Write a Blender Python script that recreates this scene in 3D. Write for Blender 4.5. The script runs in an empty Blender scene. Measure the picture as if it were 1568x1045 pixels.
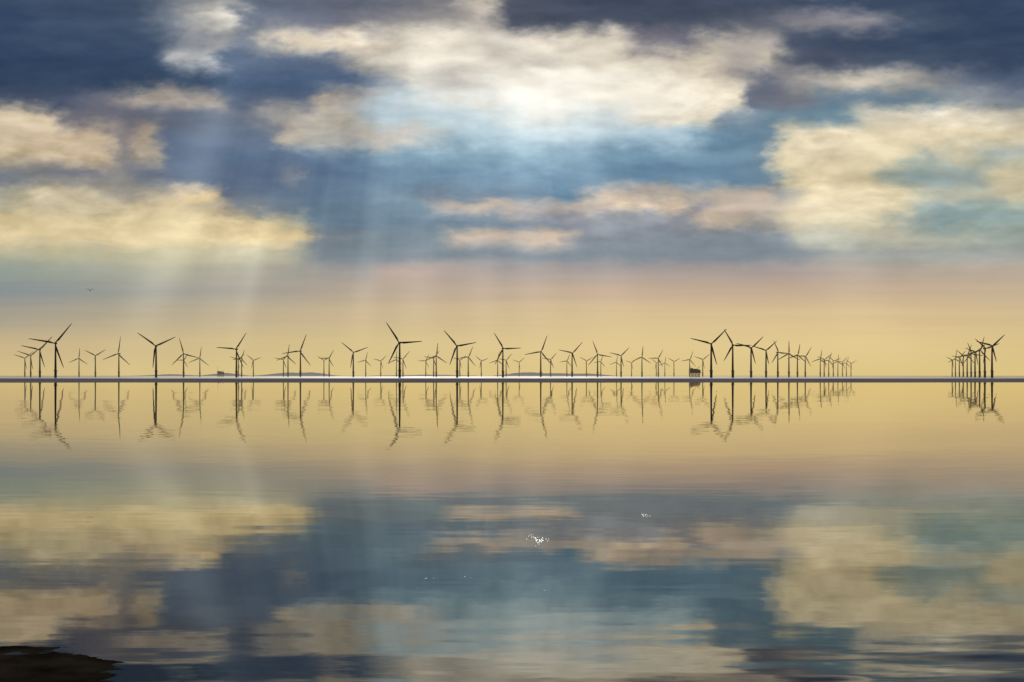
import bpy, math, random
import numpy as np
from math import radians, sin, cos, pi
random.seed(5)
F=2178.0; HX=784.0; HY=575.5; CAMH=5.0
scene=bpy.context.scene
col=scene.collection

# ---------------------------------------------------------------- noise
def make_noise(seed):
    r=np.random.RandomState(seed)
    ang=r.rand(256,256)*2*np.pi
    gx=np.cos(ang); gy=np.sin(ang)
    def n(u,v):
        iu=np.floor(u).astype(int); iv=np.floor(v).astype(int)
        fu=u-iu; fv=v-iv
        su=fu*fu*fu*(fu*(fu*6-15)+10); sv=fv*fv*fv*(fv*(fv*6-15)+10)
        def g(a,b,x,y):
            a=a&255; b=b&255
            return gx[a,b]*x+gy[a,b]*y
        n00=g(iu,iv,fu,fv); n10=g(iu+1,iv,fu-1,fv)
        n01=g(iu,iv+1,fu,fv-1); n11=g(iu+1,iv+1,fu-1,fv-1)
        a=n00+su*(n10-n00); b=n01+su*(n11-n01)
        return (a+sv*(b-a))*1.5
    return n
def fbm(u,v,octv,seed,gain=0.5,billow=False):
    n=make_noise(seed); s=0; a=1; t=0
    for i in range(octv):
        # rotate every octave so that no grid direction shows through
        c_,s_=cos(.5*i),sin(.5*i)
        uu=(u*c_-v*s_)*2**i+i*17.3; vv_=(u*s_+v*c_)*2**i+i*9.1
        k=n(uu,vv_)
        if billow: k=(np.sqrt(k*k+.01)*2-.6)
        s=s+a*k; t+=a; a*=gain
    return s/t*1.6
def sstep(a,b,x):
    t=np.clip((x-a)/(b-a),0,1); return t*t*(3-2*t)

# ---------------------------------------------------------------- sky colours
ROWS={
0:[(0,58,76,102),(190,64,80,104),(240,102,112,128),(345,150,150,148),(385,92,104,122),(560,98,104,120),(690,118,116,122),(735,200,190,174),(770,80,84,99),(900,62,72,92),(1130,68,78,98),(1250,62,76,100),(1568,52,68,96)],
30:[(0,54,74,104),(200,68,84,108),(260,118,126,138),(300,174,172,166),(330,215,208,196),(355,228,222,208),(378,112,122,140),(520,116,120,136),(600,146,144,146),(690,150,146,142),(740,185,176,165),(780,78,84,100),(1040,68,78,96),(1180,92,98,112),(1240,146,142,148),(1330,146,142,148),(1380,70,84,106),(1568,48,66,94)],
62:[(0,51,70,98),(235,62,80,106),(275,132,138,148),(345,162,162,164),(385,116,128,146),(425,215,200,176),(540,236,221,196),(620,205,196,180),(700,224,214,195),(760,196,188,176),(800,228,218,200),(860,214,204,188),(940,216,205,186),(985,122,118,127),(1050,112,112,126),(1090,186,176,161),(1180,160,152,148),(1215,70,82,102),(1400,56,72,98),(1568,50,68,94)],
92:[(0,47,66,94),(245,56,76,104),(275,155,158,162),(335,186,187,188),(360,90,108,134),(500,92,108,134),(545,186,180,170),(600,206,198,184),(680,236,228,212),(820,216,208,194),(950,236,226,206),(1010,206,195,177),(1080,214,201,179),(1130,170,162,156),(1175,200,188,168),(1215,80,88,106),(1410,68,82,104),(1568,54,70,96)],
122:[(0,50,68,94),(300,56,76,102),(350,68,90,120),(530,78,98,128),(580,146,156,166),(640,222,216,204),(700,206,202,194),(760,238,232,218),(900,248,242,228),(1080,238,226,202),(1115,198,186,170),(1170,100,106,122),(1230,166,160,154),(1320,205,194,176),(1420,176,170,162),(1480,98,108,128),(1568,78,92,116)],
150:[(0,64,76,100),(110,70,80,102),(160,102,104,118),(215,170,158,146),(320,165,156,148),(350,82,96,120),(470,84,100,126),(500,186,174,160),(550,176,172,170),(600,166,184,194),(680,222,222,214),(740,230,230,222),(800,250,246,236),(1000,240,232,214),(1130,234,222,196),(1155,102,108,126),(1215,118,122,132),(1260,112,134,152),(1410,106,130,148),(1480,144,150,154),(1568,122,132,144)],
178:[(0,203,186,158),(90,208,188,158),(118,112,110,120),(215,102,106,120),(320,96,108,128),(360,100,112,130),(400,150,148,148),(520,190,180,162),(575,170,190,200),(720,196,214,220),(840,234,234,226),(930,206,216,218),(1000,238,230,212),(1100,230,218,194),(1122,140,152,164),(1190,102,132,152),(1290,110,138,154),(1330,200,192,174),(1420,225,213,188),(1568,205,196,176)],
210:[(0,206,187,156),(160,203,181,152),(186,112,112,120),(205,150,138,132),(228,190,172,148),(258,100,114,136),(415,98,114,138),(438,196,183,162),(500,170,168,162),(560,192,184,172),(640,198,195,188),(690,166,194,208),(900,188,208,218),(1050,168,196,210),(1100,112,146,170),(1175,108,136,156),(1196,212,198,168),(1290,226,210,176),(1400,232,216,180),(1568,220,206,172)],
240:[(0,198,179,148),(170,204,182,150),(196,120,120,126),(222,170,156,138),(238,200,180,148),(262,92,110,136),(440,92,114,142),(600,116,148,170),(800,138,172,192),(1000,122,156,180),(1100,104,138,162),(1165,104,132,152),(1186,222,207,172),(1290,214,200,166),(1370,230,214,174),(1410,156,170,164),(1470,200,190,162),(1520,160,172,166),(1568,170,176,166)],
270:[(0,112,120,132),(60,128,130,134),(120,116,120,132),(180,146,142,138),(250,92,106,128),(425,88,108,136),(440,136,140,146),(455,90,110,138),(600,104,134,160),(900,110,144,170),(1100,96,130,156),(1180,104,130,150),(1210,226,209,170),(1290,232,214,176),(1340,216,202,166),(1390,146,166,166),(1490,156,170,164),(1530,205,193,160),(1568,208,195,160)],
298:[(0,170,166,148),(60,198,184,152),(120,190,177,150),(200,160,154,144),(270,200,180,148),(300,224,198,152),(335,214,190,150),(352,104,116,134),(480,92,116,140),(620,112,138,158),(690,124,142,160),(800,118,142,162),(885,100,136,164),(915,196,180,166),(1000,180,170,160),(1170,196,180,162),(1200,150,154,156),(1240,226,209,172),(1370,222,207,168),(1420,174,176,160),(1500,186,182,160),(1568,204,192,158)],
318:[(0,188,178,148),(200,204,187,150),(270,212,192,150),(340,186,172,146),(382,118,124,132),(480,98,120,140),(640,112,138,156),(690,184,175,168),(740,204,185,167),(800,174,166,163),(860,180,170,164),(940,222,202,175),(1040,214,193,169),(1070,150,150,156),(1110,200,182,164),(1170,192,176,162),(1225,212,197,166),(1370,222,207,170),(1420,148,168,170),(1568,160,172,160)],
340:[(0,214,195,152),(200,218,199,154),(420,216,197,154),(470,164,162,146),(500,104,126,144),(680,110,134,154),(860,138,146,158),(1050,146,148,156),(1085,206,186,164),(1190,180,172,160),(1230,218,203,168),(1340,214,203,170),(1400,146,168,168),(1568,148,168,164)],
362:[(0,220,199,153),(300,228,207,160),(455,230,206,156),(482,130,140,148),(670,114,134,148),(710,206,184,163),(780,190,174,160),(850,210,187,165),(890,136,144,154),(1190,134,144,153),(1230,188,186,168),(1380,188,184,164),(1568,156,170,162)],
390:[(0,180,178,154),(100,192,186,154),(300,194,187,156),(430,182,178,152),(480,126,138,146),(700,128,140,150),(1000,128,140,150),(1200,128,140,150),(1290,162,166,160),(1568,160,164,158)],
415:[(0,148,158,148),(250,176,173,152),(420,168,164,150),(560,158,154,152),(600,186,166,154),(780,168,158,154),(1000,170,158,152),(1200,170,156,150),(1400,182,168,152),(1568,186,170,152)],
445:[(0,136,145,147),(250,160,158,148),(430,168,160,147),(560,184,167,148),(900,197,173,149),(1200,196,171,146),(1568,198,176,146)],
480:[(0,166,158,140),(250,182,169,142),(500,200,179,143),(900,214,189,144),(1300,218,191,144),(1568,212,187,142)],
530:[(0,204,181,136),(500,214,192,137),(900,226,200,142),(1300,228,202,141),(1568,220,194,135)],
576:[(0,214,190,132),(600,223,198,134),(1568,222,196,130)],
}
RY=np.array(sorted(ROWS)); NX=393
gxs=np.linspace(0,1568,NX)
TAB=np.zeros((len(RY),NX,3))
for j,y in enumerate(RY):
    s=np.array(ROWS[y],float)
    for c in range(3): TAB[j,:,c]=np.interp(gxs,s[:,0],s[:,1+c])
def sample(x,y):
    x=np.abs(x); x=1568-np.abs(1568-np.mod(x,3136)); y=np.clip(np.abs(y),0,575.9)
    fx=x/4.0; ix=np.clip(np.floor(fx).astype(int),0,NX-2); tx=(fx-ix)[...,None]
    j=np.clip(np.searchsorted(RY,y,side='right')-1,0,len(RY)-2)
    ty=(y-RY[j])/(RY[j+1]-RY[j]); ty=(ty*ty*(3-2*ty)*0.6+ty*0.4)[...,None]
    a=TAB[j,ix]*(1-tx)+TAB[j,ix+1]*tx
    b=TAB[j+1,ix]*(1-tx)+TAB[j+1,ix+1]*tx
    return (a*(1-ty)+b*ty)/255.0

def sky_colour(x,y):
    w=sstep(450,330,y)
    w2=0.15+0.85*w
    U=x/150.; V=y/60.
    dx=fbm(U,V,4,1,0.5)*20*w2; dy=fbm(U+31,V+7,4,2,0.5)*8*w2
    U2=x/56.; V2=y/25.
    dx2=fbm(U2+3,V2,5,3,0.64)*20*w2; dy2=fbm(U2,V2+11,5,4,0.64)*10*w2
    sf=(3+11*sstep(-.3,.5,fbm(x/150.+9,y/90.,3,12)))*w2
    c=0.44*sample(x+dx+dx2,y+dy+dy2)+0.28*sample(x+dx-sf+dx2,y+dy+dy2*1.2-sf*.3)+0.28*sample(x+dx+sf+dx2*.7,y+dy+dy2+sf*.35)
    lum=c.mean(-1)
    warmth=np.clip((c[...,0]-c[...,2])*4,0,1)
    wx=x+dx*.7; wy=y+dy*.8
    b1=fbm(wx/80.,wy/36.,5,5,0.55,True)
    b3=fbm(wx/52.,wy/20.,6,16,0.57)
    b2=fbm(wx/150.,wy/42.,4,6,0.5)
    patch=sstep(-.25,.35,fbm(x/210.+2,y/110.,3,14))
    soft=sstep(0.45,0.62,lum)*(1-sstep(0.86,0.97,lum)*0.35)
    c=c+((b1*.055+b3*.068)*soft*(.4+.6*patch)*(.5+.5*warmth)*w)[...,None]*np.array([1,.97,.88])
    c=c+((b3*.014)*w)[...,None]
    c=c+(b2*(0.026+.065*soft)*w)[...,None]*np.array([1,.98,.93])
    wsp=fbm(x/150.+dx/60,y/24.,5,15,0.5)
    c=c+(wsp*0.022*w)[...,None]
    st=fbm(x/420.,y/11.,5,8,0.5)
    c=c+(st*0.013*(sstep(300,400,y)*(1-sstep(500,570,y))))[...,None]*np.array([1.0,0.9,0.7])
    veil=0.05*np.exp(-((x-800)/330)**2-((y-200)/80)**2)
    c=c+(1-c)*veil[...,None]*np.array([.95,1,1])
    # light shafts fanning from the hidden sun
    ang=(x-700.)/(y+900.)
    r1=fbm(ang*30,ang*0+3.3,4,9,0.5)
    m=sstep(60,200,y)*(1-sstep(380,560,y)*0.85)
    def shaft(a0,wd): return np.exp(-((ang-a0)/wd)**2)
    s=0.035*r1*np.exp(-((x-640)/420)**2)*sstep(480,360,y)
    s=s+0.085*shaft(-0.345,0.028)*sstep(0,60,y)+0.06*shaft(-0.238,0.012)*sstep(250,350,y)+0.045*shaft(-0.262,0.028)*sstep(240,340,y)
    s=s+0.035*shaft(0.45,0.04)*sstep(180,300,y)+0.055*shaft(-0.105,0.016)+0.05*shaft(-0.045,0.022)+0.04*shaft(0.03,0.016)+0.035*shaft(0.09,0.024)+0.03*shaft(0.17,0.03)
    c=c+(s*m)[...,None]*np.array([0.98,0.97,0.88])
    g=c.mean(-1,keepdims=True); c=g+(c-g)*0.95
    c=np.clip(c,0.03,1.0)
    return np.where(c<=0.04045,c/12.92,((c+0.055)/1.055)**2.4)

R=60000.
xs=np.arange(-60,1630,1.3)
az=np.arctan((xs-HX)/F)
az=np.concatenate([np.linspace(-1.4,az[0],70)[:-1],az,np.linspace(az[-1],1.4,70)[1:]])
te=np.concatenate([[-0.01,-0.001],np.arange(-0.0004,0.28,1.25/F),np.linspace(0.281,0.545,50)])
AZ,TE=np.meshgrid(az,te)
P=np.stack([R*np.sin(AZ),R*np.cos(AZ),R*TE],-1).reshape(-1,3)
X=HX+F*np.tan(np.clip(AZ,-1.2,1.2))+np.sign(AZ)*np.clip(np.abs(AZ)-1.2,0,1)*3000; Y=HY-F*np.maximum(TE,0)/np.cos(np.clip(AZ,-0.6,0.6))
C=sky_colour(X,Y).reshape(-1,3)
nr,nc=AZ.shape
ii=np.arange(nr*nc).reshape(nr,nc)
quads=np.stack([ii[:-1,:-1],ii[:-1,1:],ii[1:,1:],ii[1:,:-1]],-1).reshape(-1,4)
me=bpy.data.meshes.new("sky")
me.vertices.add(len(P)); me.vertices.foreach_set("co",P.astype(np.float32).ravel())
me.loops.add(quads.size); me.loops.foreach_set("vertex_index",quads.astype(np.int32).ravel())
me.polygons.add(len(quads))
me.polygons.foreach_set("loop_start",np.arange(0,quads.size,4,dtype=np.int32))
me.polygons.foreach_set("loop_total",np.full(len(quads),4,dtype=np.int32))
me.update(calc_edges=True)
at=me.color_attributes.new("cloud","FLOAT_COLOR","POINT")
at.data.foreach_set("color",np.concatenate([C,np.ones((len(C),1))],1).astype(np.float32).ravel())
sky=bpy.data.objects.new("sky",me); col.objects.link(sky)

# ---------------------------------------------------------------- materials
def newmat(n):
    m=bpy.data.materials.new(n); m.use_nodes=True
    nt=m.node_tree; nt.nodes.clear()
    o=nt.nodes.new("ShaderNodeOutputMaterial")
    return m,nt,o
def N(nt,t,**k):
    n=nt.nodes.new(t)
    for a,b in k.items(): setattr(n,a,b)
    return n
m,nt,o=newmat("sky_clouds")
a=N(nt,"ShaderNodeAttribute",attribute_name="cloud"); e=N(nt,"ShaderNodeEmission")
nt.links.new(a.outputs["Color"],e.inputs[0]); nt.links.new(e.outputs[0],o.inputs[0])
m.cycles.emission_sampling='NONE'; me.materials.append(m)

def water_mat(name,ior,rough,amps,tint,diff,near=True):
    m,nt,o=newmat(name); L=nt.links.new
    geo=N(nt,"ShaderNodeNewGeometry")
    sp=N(nt,"ShaderNodeSeparateXYZ"); L(geo.outputs["Position"],sp.inputs[0])
    acc=None
    for (sx,sy,det,ax,ay,nf) in amps:
        mp=N(nt,"ShaderNodeVectorMath",operation='MULTIPLY'); mp.inputs[1].default_value=(sx,sy,1)
        L(geo.outputs["Position"],mp.inputs[0])
        no=N(nt,"ShaderNodeTexNoise"); no.inputs["Scale"].default_value=1; no.inputs["Detail"].default_value=det
        no.inputs["Roughness"].default_value=0.5
        L(mp.outputs[0],no.inputs["Vector"])
        s=N(nt,"ShaderNodeVectorMath",operation='SUBTRACT'); s.inputs[1].default_value=(.5,.5,.5); L(no.outputs["Color"],s.inputs[0])
        q=N(nt,"ShaderNodeVectorMath",operation='MULTIPLY'); q.inputs[1].default_value=(ax,ay,0); L(s.outputs[0],q.inputs[0])
        if near:   # ripples die away from the water's edge
            mr=N(nt,"ShaderNodeMapRange"); mr.interpolation_type='SMOOTHSTEP'; mr.inputs[1].default_value=nf[0]; mr.inputs[2].default_value=nf[1]; mr.inputs[3].default_value=nf[2]; mr.inputs[4].default_value=nf[3]
            L(sp.outputs[1],mr.inputs[0])
            sc=N(nt,"ShaderNodeVectorMath",operation='SCALE'); L(q.outputs[0],sc.inputs[0]); L(mr.outputs[0],sc.inputs["Scale"]); q=sc
        if acc is None: acc=q
        else:
            ad=N(nt,"ShaderNodeVectorMath",operation='ADD'); L(acc.outputs[0],ad.inputs[0]); L(q.outputs[0],ad.inputs[1]); acc=ad
    if near:
        # slight tilt put into the normals to push turbine reflections lower at mid distance
        dv=N(nt,"ShaderNodeMath",operation='DIVIDE'); dv.inputs[0].default_value=10890/250.; L(sp.outputs[1],dv.inputs[1])
        rp=N(nt,"ShaderNodeValToRGB"); rp.color_ramp.interpolation='B_SPLINE'; el=rp.color_ramp.elements
        el[0].position=.0; el[0].color=(0,0,0,1); el[1].position=.95; el[1].color=(0,0,0,1)
        for p_,v_ in((.05,0.03),(.2,.55),(.34,1.),(.46,1.),(.62,.45),(.8,.0)):
            e_=el.new(p_); e_.color=(v_,v_,v_,1)
        L(dv.outputs[0],rp.inputs[0])
        rt=N(nt,"ShaderNodeMath",operation='DIVIDE'); L(sp.outputs[0],rt.inputs[0]); L(sp.outputs[1],rt.inputs[1])
        mr=N(nt,"ShaderNodeMapRange"); mr.interpolation_type='SMOOTHSTEP'; mr.inputs[1].default_value=.05; mr.inputs[2].default_value=.38; mr.inputs[3].default_value=.0068; mr.inputs[4].default_value=.001; L(rt.outputs[0],mr.inputs[0])
        mu=N(nt,"ShaderNodeMath",operation='MULTIPLY'); L(rp.outputs[0],mu.inputs[0]); L(mr.outputs[0],mu.inputs[1])
        cx=N(nt,"ShaderNodeCombineXYZ"); L(mu.outputs[0],cx.inputs[1])
        ad=N(nt,"ShaderNodeVectorMath",operation='ADD'); L(acc.outputs[0],ad.inputs[0]); L(cx.outputs[0],ad.inputs[1]); acc=ad
    ad=N(nt,"ShaderNodeVectorMath",operation='ADD'); ad.inputs[1].default_value=(0,0,1); L(acc.outputs[0],ad.inputs[0])
    nm=N(nt,"ShaderNodeVectorMath",operation='NORMALIZE'); L(ad.outputs[0],nm.inputs[0])
    fr=N(nt,"ShaderNodeFresnel"); fr.inputs[0].default_value=ior; L(nm.outputs[0],fr.inputs["Normal"])
    gl=N(nt,"ShaderNodeBsdfGlossy"); gl.inputs["Roughness"].default_value=rough; gl.inputs["Color"].default_value=(*tint,1); L(nm.outputs[0],gl.inputs["Normal"])
    df=N(nt,"ShaderNodeBsdfDiffuse"); 
    n2=N(nt,"ShaderNodeTexNoise"); n2.inputs["Scale"].default_value=0.25; n2.inputs["Detail"].default_value=5; L(geo.outputs["Position"],n2.inputs["Vector"])
    cr=N(nt,"ShaderNodeValToRGB"); cr.color_ramp.elements[0].position=.35; cr.color_ramp.elements[1].position=.65
    cr.color_ramp.elements[0].color=(diff[0]*.4,diff[1]*.45,diff[2]*.5,1); cr.color_ramp.elements[1].color=(*diff,1)
    L(n2.outputs[0],cr.inputs[0]); L(cr.outputs[0],df.inputs[0])
    mx=N(nt,"ShaderNodeMixShader"); L(fr.outputs[0],mx.inputs[0]); L(df.outputs[0],mx.inputs[1]); L(gl.outputs[0],mx.inputs[2])
    L(mx.outputs[0],o.inputs[0]); return m
calm=water_mat("calm_shallow_water",1.45,0.012,[(0.012,0.05,3,0.004,0.007,(100,400,.6,1)),(0.30,1.1,4,0.008,0.011,(60,300,1.,.45)),(0.20,0.75,4,0.07,0.085,(19,33,1.,0))],(1.0,0.965,0.86),(0.014,0.012,0.008))
sea_m=water_mat("open_sea",1.33,0.14,[(0.02,0.06,4,0.06,0.10,None)],(0.75,0.75,0.78),(0.03,0.04,0.045),False)

def plane(name,x0,x1,y0,y1,z,mat):
    me=bpy.data.meshes.new(name); me.from_pydata([(x0,y0,z),(x1,y0,z),(x1,y1,z),(x0,y1,z)],[],[(0,1,2,3)])
    me.materials.append(mat); ob=bpy.data.objects.new(name,me); col.objects.link(ob); return ob
plane("tidal_water",-3000,3000,-60,1400,0,calm)
plane("sea",-59000,59000,-2000,59900,-0.06,sea_m)

def sandmat(name,c0,c1,scale,bump):
    m,nt,o=newmat(name); L=nt.links.new
    pb=N(nt,"ShaderNodeBsdfDiffuse"); no=N(nt,"ShaderNodeTexNoise"); no.inputs["Scale"].default_value=scale; no.inputs["Detail"].default_value=8
    geo=N(nt,"ShaderNodeNewGeometry"); L(geo.outputs["Position"],no.inputs["Vector"])
    cr=N(nt,"ShaderNodeValToRGB"); cr.color_ramp.elements[0].color=(*c0,1); cr.color_ramp.elements[1].color=(*c1,1)
    cr.color_ramp.elements[0].position=.35; cr.color_ramp.elements[1].position=.7
    L(no.outputs[0],cr.inputs[0]); L(cr.outputs[0],pb.inputs["Color"])
    if bump:
        bm_=N(nt,"ShaderNodeBump"); bm_.inputs["Strength"].default_value=.5; bm_.inputs["Distance"].default_value=bump; L(no.outputs[0],bm_.inputs["Height"]); L(bm_.outputs[0],pb.inputs["Normal"])
    L(pb.outputs[0],o.inputs[0]); return m
sand=sandmat("dark_wet_sand",(.006,.005,.004),(.022,.017,.011),1.2,.03)
barsand=sandmat("sandbar_sand",(.09,.09,.105),(.18,.17,.17),.01,0)

# distant sandbar
nb=700; xb=np.linspace(-2400,2400,nb); zz=np.zeros(nb)
e1=1010+60*fbm(xb/300.,zz+.5,5,21); e2=2500+160*fbm(xb/500.,zz+.5,4,22)
vs=[];fs=[]
for i in range(nb):
    vs+=[(xb[i],e1[i],-.03),(xb[i],e1[i]+60,.18+.05*math.sin(i*.3)),(xb[i],e2[i]-60,.2),(xb[i],e2[i],-.09)]
for i in range(nb-1):
    for k in range(3): a=i*4+k; fs.append((a,a+4,a+5,a+1))
me=bpy.data.meshes.new("sandbar"); me.from_pydata(vs,[],fs); me.materials.append(barsand)
col.objects.link(bpy.data.objects.new("sandbar",me))

# white strip added to stand in for sun glitter beyond the bar
mf,nt,o=newmat("glitter_white"); pb=N(nt,"ShaderNodeBsdfPrincipled"); pb.inputs["Base Color"].default_value=(.88,.86,.8,1); pb.inputs["Roughness"].default_value=.3
nt.links.new(pb.outputs[0],o.inputs[0])
ns=500; xq=np.linspace(330,1060,ns); Ds=4400.
th=np.clip(fbm(xq/45.,xq*0+.7,5,51)+.35,0,1)*np.exp(-((xq-690)/300)**4)
vs=[];fs=[]
for i in range(ns):
    X0=(xq[i]-HX)/F*Ds; t=th[i]
    vs+=[(X0,Ds-600*t,-.3+.3*t),(X0,Ds,-.3+2.4*t),(X0,Ds+600*t,-.3+.3*t)]
for i in range(ns-1):
    for j in range(2): a=i*3+j; fs.append((a,a+3,a+4,a+1))
me=bpy.data.meshes.new("horizon_glitter"); me.from_pydata(vs,[],fs); me.materials.append(mf); col.objects.link(bpy.data.objects.new("horizon_glitter",me))

# near sand bed: ribbed sand that just breaks the surface at the lower left corner
gx,gy=np.meshgrid(np.linspace(-16,16,640),np.linspace(14,32,400))
h=-0.20+0.03*fbm(gx/3.,gy/1.2,5,31)
def bump(cx,cy,sx,sy,a): return a*np.exp(-(((gx-cx)/sx)**2+((gy-cy)/sy)**2))
h+=bump(-9.6,22.6,3.6,4.0,.42)
h+=0.06*fbm(gx/1.3,gy/.55,6,33,.6)
h=np.where(h>0,.12*h+.003,h)
vv=np.stack([gx,gy,h],-1).reshape(-1,3); ii=np.arange(gx.size).reshape(gx.shape)
q=np.stack([ii[:-1,:-1],ii[:-1,1:],ii[1:,1:],ii[1:,:-1]],-1).reshape(-1,4)
me=bpy.data.meshes.new("wet_sand"); me.from_pydata(vv.tolist(),[],q.tolist()); me.materials.append(sand)
me.polygons.foreach_set("use_smooth",[True]*len(me.polygons))
col.objects.link(bpy.data.objects.new("wet_sand",me))

# ---------------------------------------------------------------- steel silhouettes: backlit dark put in base colour, aerial haze as emission
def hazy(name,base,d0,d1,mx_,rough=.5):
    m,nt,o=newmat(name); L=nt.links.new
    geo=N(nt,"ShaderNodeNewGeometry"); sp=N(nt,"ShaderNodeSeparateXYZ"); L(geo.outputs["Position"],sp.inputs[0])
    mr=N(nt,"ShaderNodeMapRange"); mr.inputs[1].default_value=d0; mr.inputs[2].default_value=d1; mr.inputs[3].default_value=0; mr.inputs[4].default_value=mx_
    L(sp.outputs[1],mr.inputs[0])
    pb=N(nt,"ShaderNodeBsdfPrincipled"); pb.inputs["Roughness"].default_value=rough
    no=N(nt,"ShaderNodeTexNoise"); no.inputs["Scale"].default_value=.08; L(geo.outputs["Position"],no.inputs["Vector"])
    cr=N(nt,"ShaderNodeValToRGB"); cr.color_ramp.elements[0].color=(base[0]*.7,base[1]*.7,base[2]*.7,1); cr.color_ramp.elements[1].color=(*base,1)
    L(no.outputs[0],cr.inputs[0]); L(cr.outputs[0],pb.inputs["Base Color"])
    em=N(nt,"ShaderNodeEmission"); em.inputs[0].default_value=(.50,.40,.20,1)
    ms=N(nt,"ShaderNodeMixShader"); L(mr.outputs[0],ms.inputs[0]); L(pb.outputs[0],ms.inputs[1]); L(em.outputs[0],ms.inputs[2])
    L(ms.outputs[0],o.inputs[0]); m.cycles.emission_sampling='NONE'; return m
steel=hazy("backlit_steel_haze",(.03,.033,.038),3300,9500,.36)  # pale towers coloured near-black for their backlit shade

class MB:
    def __init__(s): s.v=[];s.f=[]
    def ring(s,c,r,n,ax='z'):
        b=len(s.v)
        for i in range(n):
            a=2*pi*i/n
            s.v.append((c[0]+r*cos(a),c[1]+r*sin(a),c[2])if ax=='z' else (c[0]+r*cos(a),c[1],c[2]+r*sin(a)))
        return b
    def lathe(s,prof,n,cx=0,cy=0,cz=0,ax='z'):
        bs=[s.ring((cx,cy,cz+z) if ax=='z' else (cx,cy+z,cz),r,n,ax) for z,r in prof]
        for b0,b1 in zip(bs,bs[1:]):
            for i in range(n): s.f.append((b0+i,b0+(i+1)%n,b1+(i+1)%n,b1+i))
        s.f.append(tuple(bs[0]+i for i in range(n))[::-1]); s.f.append(tuple(bs[-1]+i for i in range(n)))
    def box(s,x0,x1,y0,y1,z0,z1):
        b=len(s.v); s.v+=[(x0,y0,z0),(x1,y0,z0),(x1,y1,z0),(x0,y1,z0),(x0,y0,z1),(x1,y0,z1),(x1,y1,z1),(x0,y1,z1)]
        s.f+=[(b,b+3,b+2,b+1),(b+4,b+5,b+6,b+7),(b,b+1,b+5,b+4),(b+1,b+2,b+6,b+5),(b+2,b+3,b+7,b+6),(b+3,b,b+4,b+7)]
    def beam(s,p,q,w):
        p=np.array(p,float);q=np.array(q,float);d=q-p;d/=np.linalg.norm(d)
        u=np.cross(d,(0,1,0.01));u/=np.linalg.norm(u);v=np.cross(d,u);b=len(s.v)
        for c in (p,q):
            for a,bb in((1,1),(-1,1),(-1,-1),(1,-1)): s.v.append(tuple(c+u*a*w/2+v*bb*w/2))
        for i in range(4): s.f.append((b+i,b+(i+1)%4,b+4+(i+1)%4,b+4+i))
        s.f+=[(b,b+1,b+2,b+3),(b+7,b+6,b+5,b+4)]
    def obj(s,name,mat,loc=(0,0,0),rz=0):
        me=bpy.data.meshes.new(name); me.from_pydata(s.v,[],s.f); me.materials.append(mat)
        ob=bpy.data.objects.new(name,me); ob.location=loc; ob.rotation_euler[2]=rz; col.objects.link(ob); return ob

def blade(mb,L,ang,hy,hz):
    st=[(0.02,1.3,1.3),(0.08,1.4,1.2),(0.2,2.4,.9),(0.35,2.1,.7),(0.6,1.6,.45),(0.85,1.1,.25),(0.97,.7,.15),(1.0,.25,.08)]
    ca,sa=cos(ang),sin(ang); base=None; n=6
    for t,cw,th in st:
        b=len(mb.v); r=t*L
        for i in range(n):
            a=2*pi*i/n; u=cw*cos(a)+ (0.35*cw if t>.1 else 0); w=th*sin(a)-0.0006*r*r
            mb.v.append((r*sa+u*ca, hy+w, hz+r*ca-u*sa))
        if base is not None:
            for i in range(n): mb.f.append((base+i,base+(i+1)%n,b+(i+1)%n,b+i))
        base=b
    mb.f.append(tuple(base+i for i in range(n)))

def turbine(x,hy_,lpx,ang):
    H=HY-hy_; hub=83.; D=(hub-CAMH)*F/H
    L=lpx*D/F
    mb=MB()
    mb.lathe([(-8,3.1),(16,3.1),(16.01,4.6),(17.4,4.6),(17.41,2.8),(30,2.6),(55,2.2),(hub-2,1.7)],12)
    for k in range(8):
        a=k*pi/4; mb.beam((4.4*cos(a),4.4*sin(a),17.4),(4.4*cos(a),4.4*sin(a),18.7),.25)
    mb.beam((2.9,-1,0),(3.3,-1,17),.5)
    mb.box(-2,2,-4,8.5,hub-2,hub+2.1); mb.box(-1.6,1.6,-4.6,9.3,hub-1.5,hub+1.6); mb.box(-.2,.2,7,7.4,hub+2,hub+4)
    mb.lathe([(-8.2,.3),(-7.6,1.2),(-6.4,1.9),(-4.4,2.1)],10,0,0,hub,'y')
    for k in range(3): blade(mb,L,radians(ang+120*k),-6.2,hub)
    yaw=radians(random.uniform(-14,14))
    mb.obj("wind_turbine",steel,((x-HX)/F*D,D,0),yaw)

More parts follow.
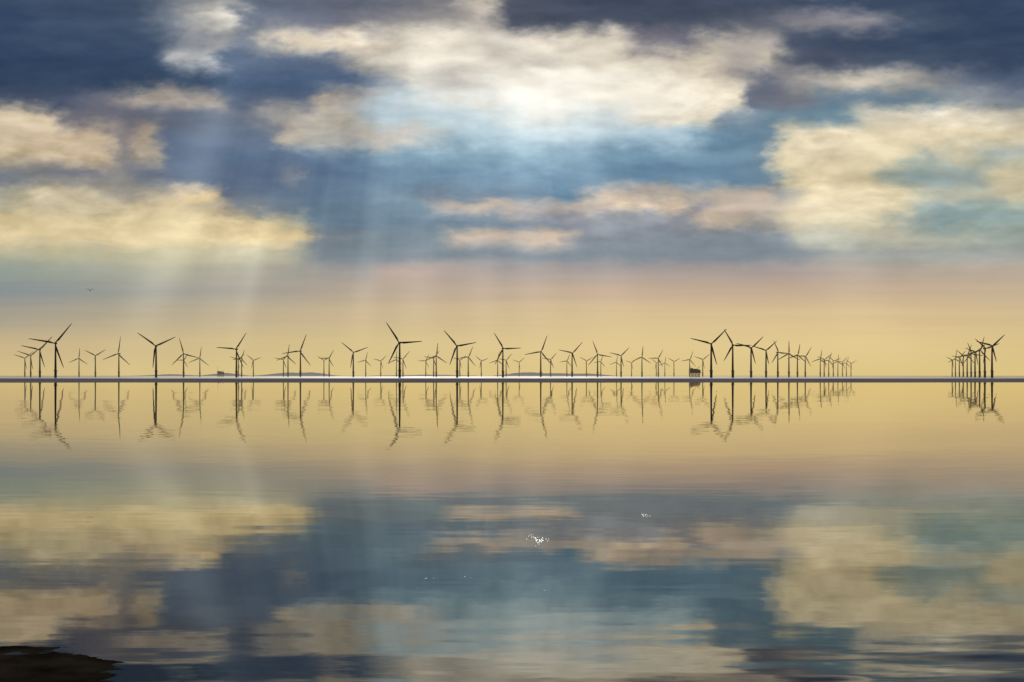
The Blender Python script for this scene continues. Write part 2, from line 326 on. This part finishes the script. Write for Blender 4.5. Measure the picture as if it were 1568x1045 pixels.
T=[(85,526,40,40),(61,536,28,43),(47,545,21,50),(38,549,17,50),(121,549,16,5),(146,545,18,58),(182,542,27,10),
(239,530,34,66),(281,542,25,345),(306,549,18,8),(281.5,552,12,30),(362,535,31,35),(370,549,14,20),(365,551,14,50),(388,552,13,70),(434,551,14,40),(441,546,19,10),
(460,538,28,22),(504,549,15,30),(496,552,12,60),(541,540,24,70),(560,552,13,15),(583,553,12,45),
(612,525,37,87),(617,550,16,40),(607,551,14,5),(652,553,12,30),(668,545,20,5),(664,549,15,40),(700,530,31,80),(717,547,18,22),(704,552,12,50),(737,553,12,70),
(770,534,28,88),(762,552,14,10),(775,552,14,40),(795,555,11,50),(828,539,27,20),(843,551,14,40),(876,541,23,42),(868,553,12,20),(898,553,12,60),
(915,543,22,100),(920,554,11,20),(951,545,18,45),(944,555,11,10),(983,547,17,5),(967,556,10,50),(1008,549,15,30),(1018,556,10,5),(1032,554,11,60),(1005,556,10,70),
(1056,551,14,20),(1076,551,14,50),(1089,527,33,45),(1122,529,28,90),(1150,533,25,46),(1173,537,22,48),(1191,540,20,95),(1208,542,20,0),(1221,544,18,10),(1233,546,17,32),
(1256,550,14,10),(1262,551,13,50),(1269,552,13,20),(1276,553,12,70),(1283,554,11,5),(1290,555,11,40),(1296,556,10,20),(1303,557,10,60),
(1519,530,25,46),(1508,534,23,70),(1500,537,22,15),(1493,540,20,50),(1487,542,18,100),(1481,544,17,20),(1475,546,16,70),(1469,548,14,40),(1463,550,13,5),(1458,552,12,55)]
for t in T: turbine(*t)

# ---------------------------------------------------------------- offshore substations
def substation(x,D,s,mast):
    mb=MB()
    for px in(-13,-4.5,4.5,13):
        for py in(-8,8): mb.beam((px,py,-6),(px,py,12),1.8)
    for px in(-13,-4.5,4.5):
        mb.beam((px,-8,1),(px+8.5,-8,11),.9); mb.beam((px+8.5,-8,1),(px,-8,11),.9)
    mb.box(-18,18,-11,11,12,13.2)
    mb.box(-15,16,-9,9,13.2,18.5); mb.box(-17.5,17.5,-10.5,10.5,18.5,19.3)
    mb.box(-16,6,-9,9,19.3,25); mb.box(8,15,-7,7,19.3,23.5); mb.box(-16.5,6.5,-9.5,9.5,25,25.6)
    for px in range(-17,18,4): mb.beam((px,-10.4,19.3),(px,-10.4,21),.35)
    mb.box(-12,-7,-4,4,25.6,28)
    mb.beam((10,0,23.5),(10,0,30),1.2); mb.beam((10,0,29),(17,0,34),.8)
    mb.beam((-14,0,25),(-14,0,mast),.8)
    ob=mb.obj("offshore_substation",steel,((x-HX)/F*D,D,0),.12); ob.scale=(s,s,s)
substation(1064,4700,1.08,34)
substation(338,6400,.95,52)

# ---------------------------------------------------------------- hills beyond the sea
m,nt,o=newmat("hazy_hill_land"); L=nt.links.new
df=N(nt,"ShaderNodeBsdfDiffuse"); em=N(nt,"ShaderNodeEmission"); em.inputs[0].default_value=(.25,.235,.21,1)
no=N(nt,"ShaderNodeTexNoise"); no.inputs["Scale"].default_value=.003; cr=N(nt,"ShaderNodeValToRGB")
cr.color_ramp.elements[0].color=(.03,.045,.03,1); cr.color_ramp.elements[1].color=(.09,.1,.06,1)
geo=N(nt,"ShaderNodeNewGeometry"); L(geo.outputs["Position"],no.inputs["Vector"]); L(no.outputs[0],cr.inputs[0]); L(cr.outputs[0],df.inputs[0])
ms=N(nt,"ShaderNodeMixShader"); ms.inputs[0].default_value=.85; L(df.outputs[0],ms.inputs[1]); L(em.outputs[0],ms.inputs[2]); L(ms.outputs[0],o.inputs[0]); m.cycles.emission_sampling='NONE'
Dh=30000.; k=Dh/F
xp=np.linspace(200,960,400); hp=np.zeros(400)
for cx,wd,a in((262,30,2.2),(345,16,4.0),(445,35,4.6),(485,20,3.0),(800,28,4.0),(850,40,3.4),(905,25,2.6),(650,60,1.2)):
    hp+=a*np.exp(-np.abs((xp-cx)/wd)**2.4)
hp=np.maximum(hp+.5*fbm(xp/18.,xp*0+.3,5,41)*np.clip(hp,0,1),-.4)
vs=[];fs=[]
for i in range(400):
    X0=(xp[i]-HX)*k
    vs+=[(X0,Dh-2500,-5),(X0,Dh,hp[i]*k+CAMH*(hp[i]>.2)),(X0,Dh+2500,-5)]
for i in range(399):
    for j in range(2): a=i*3+j; fs.append((a,a+3,a+4,a+1))
me=bpy.data.meshes.new("distant_hills"); me.from_pydata(vs,[],fs); me.materials.append(m); col.objects.link(bpy.data.objects.new("distant_hills",me))

# ---------------------------------------------------------------- gull in flight
mg,nt,o=newmat("gull_feathers"); pb=N(nt,"ShaderNodeBsdfPrincipled"); pb.inputs["Base Color"].default_value=(.03,.03,.033,1); pb.inputs["Roughness"].default_value=.9; pb.inputs["Specular IOR Level"].default_value=.1
nt.links.new(pb.outputs[0],o.inputs[0])
def gull(x,y,D,rz):
    mb=MB(); n=10
    prof=[(-.30,.012),(-.24,.03),(-.12,.062),(0,.075),(.1,.065),(.17,.04),(.2,.042),(.25,.036),(.28,.014),(.33,.004)]
    mb.lathe(prof,n,0,0,0,'y')
    b=len(mb.v); mb.v+=[(-.02,-.22,.02),(.02,-.22,.02),(.09,-.4,.0),(-.09,-.4,.0),(0,-.3,-.015)]
    mb.f+=[(b,b+1,b+2,b+3),(b,b+4,b+1),(b+1,b+4,b+2),(b+3,b+4,b)]
    for s in(-1,1):
        secs=[(.04,.09,-.09,.03,.035),(.22,.13,-.07,.16,.03),(.38,.15,-.03,.20,.025),(.55,.07,-.07,.17,.015),(.70,-.04,-.10,.11,.006)]
        bs=[]
        for (u,f0,f1,z,th) in secs:
            b=len(mb.v); mb.v+=[(s*u,f0,z),(s*u,(f0+f1)/2,z+th),(s*u,f1,z),(s*u,(f0+f1)/2,z-th)]; bs.append(b)
        for p,q2 in zip(bs,bs[1:]):
            for i in range(4): mb.f.append((p+i,p+(i+1)%4,q2+(i+1)%4,q2+i))
        mb.f.append(tuple(bs[-1]+i for i in range(4)))
    ob=mb.obj("gull",mg,((x-HX)/F*D,D,CAMH+(HY-y)/F*D),rz)
    ob.rotation_euler[0]=radians(14)
    for p in ob.data.polygons: p.use_smooth=True
gull(138,445,240,radians(200))

# ---------------------------------------------------------------- small wet domes shaped to throw sun glints off the water
mw,nt,o=newmat("wet_foam_glint"); pb=N(nt,"ShaderNodeBsdfPrincipled"); pb.inputs["Base Color"].default_value=(.8,.74,.6,1); pb.inputs["Roughness"].default_value=.28; pb.inputs["Specular IOR Level"].default_value=1.0
nt.links.new(pb.outputs[0],o.inputs[0])
mb=MB()
def blobf(px,py,wpx,n,hs=1.):
    D=CAMH*F/(py-HY); w=wpx*D/F
    for _ in range(n):
        r=random.uniform(.14,.34)*w*.4
        cx=(px-HX)/F*D+random.gauss(0,.26)*w; cy=D+random.gauss(0,1.1)*w
        hh=r*.38*hs
        mb.lathe([(-.01,r*1.02)]+[(hh*sin(t),r*cos(t)) for t in(.1,.45,.8,1.15,1.4)],12,cx,cy,0)
blobf(826,828,20,24); blobf(814,822,11,12,1.2); blobf(988,790,11,24,1.2)
for p in((652,887,5,4),(663,886,4,3),(712,884,5,4),(722,885,4,3),(833,904,5,3),(920,887,4,2),(640,900,4,1),(745,915,4,1),(690,862,4,1),(900,925,4,1),(1010,862,4,1)): blobf(*p)
ob=mb.obj("sun_glint_domes",mw)
for p in ob.data.polygons: p.use_smooth=True

# ---------------------------------------------------------------- world, sun, camera
SE=radians(34.5); SA=radians(-2.2)
w=bpy.data.worlds.new("World"); scene.world=w; w.use_nodes=True; nt=w.node_tree; nt.nodes.clear()
st=nt.nodes.new("ShaderNodeTexSky"); st.sky_type='NISHITA'; st.sun_disc=False; st.sun_elevation=SE; st.sun_rotation=SA
bg=nt.nodes.new("ShaderNodeBackground"); bg.inputs[1].default_value=.07; ow=nt.nodes.new("ShaderNodeOutputWorld")
nt.links.new(st.outputs[0],bg.inputs[0]); nt.links.new(bg.outputs[0],ow.inputs[0])
sl=bpy.data.lights.new("sun","SUN"); sl.energy=2.5; sl.angle=radians(.6); sl.color=(1,.93,.82)
so=bpy.data.objects.new("sun",sl); col.objects.link(so); so.rotation_euler=(-(pi/2-SE),0,-SA)
cd=bpy.data.cameras.new("camera"); cam=bpy.data.objects.new("camera",cd); col.objects.link(cam)
cd.sensor_width=36; cd.lens=36*F/1568; cd.clip_end=300000; cd.clip_start=.5; cd.shift_y=(HY-522.5)/1568
cam.location=(0,0,CAMH); cam.rotation_euler=(pi/2,0,0); scene.camera=cam
scene.view_settings.view_transform='Standard'; scene.view_settings.look='None'; scene.view_settings.exposure=0
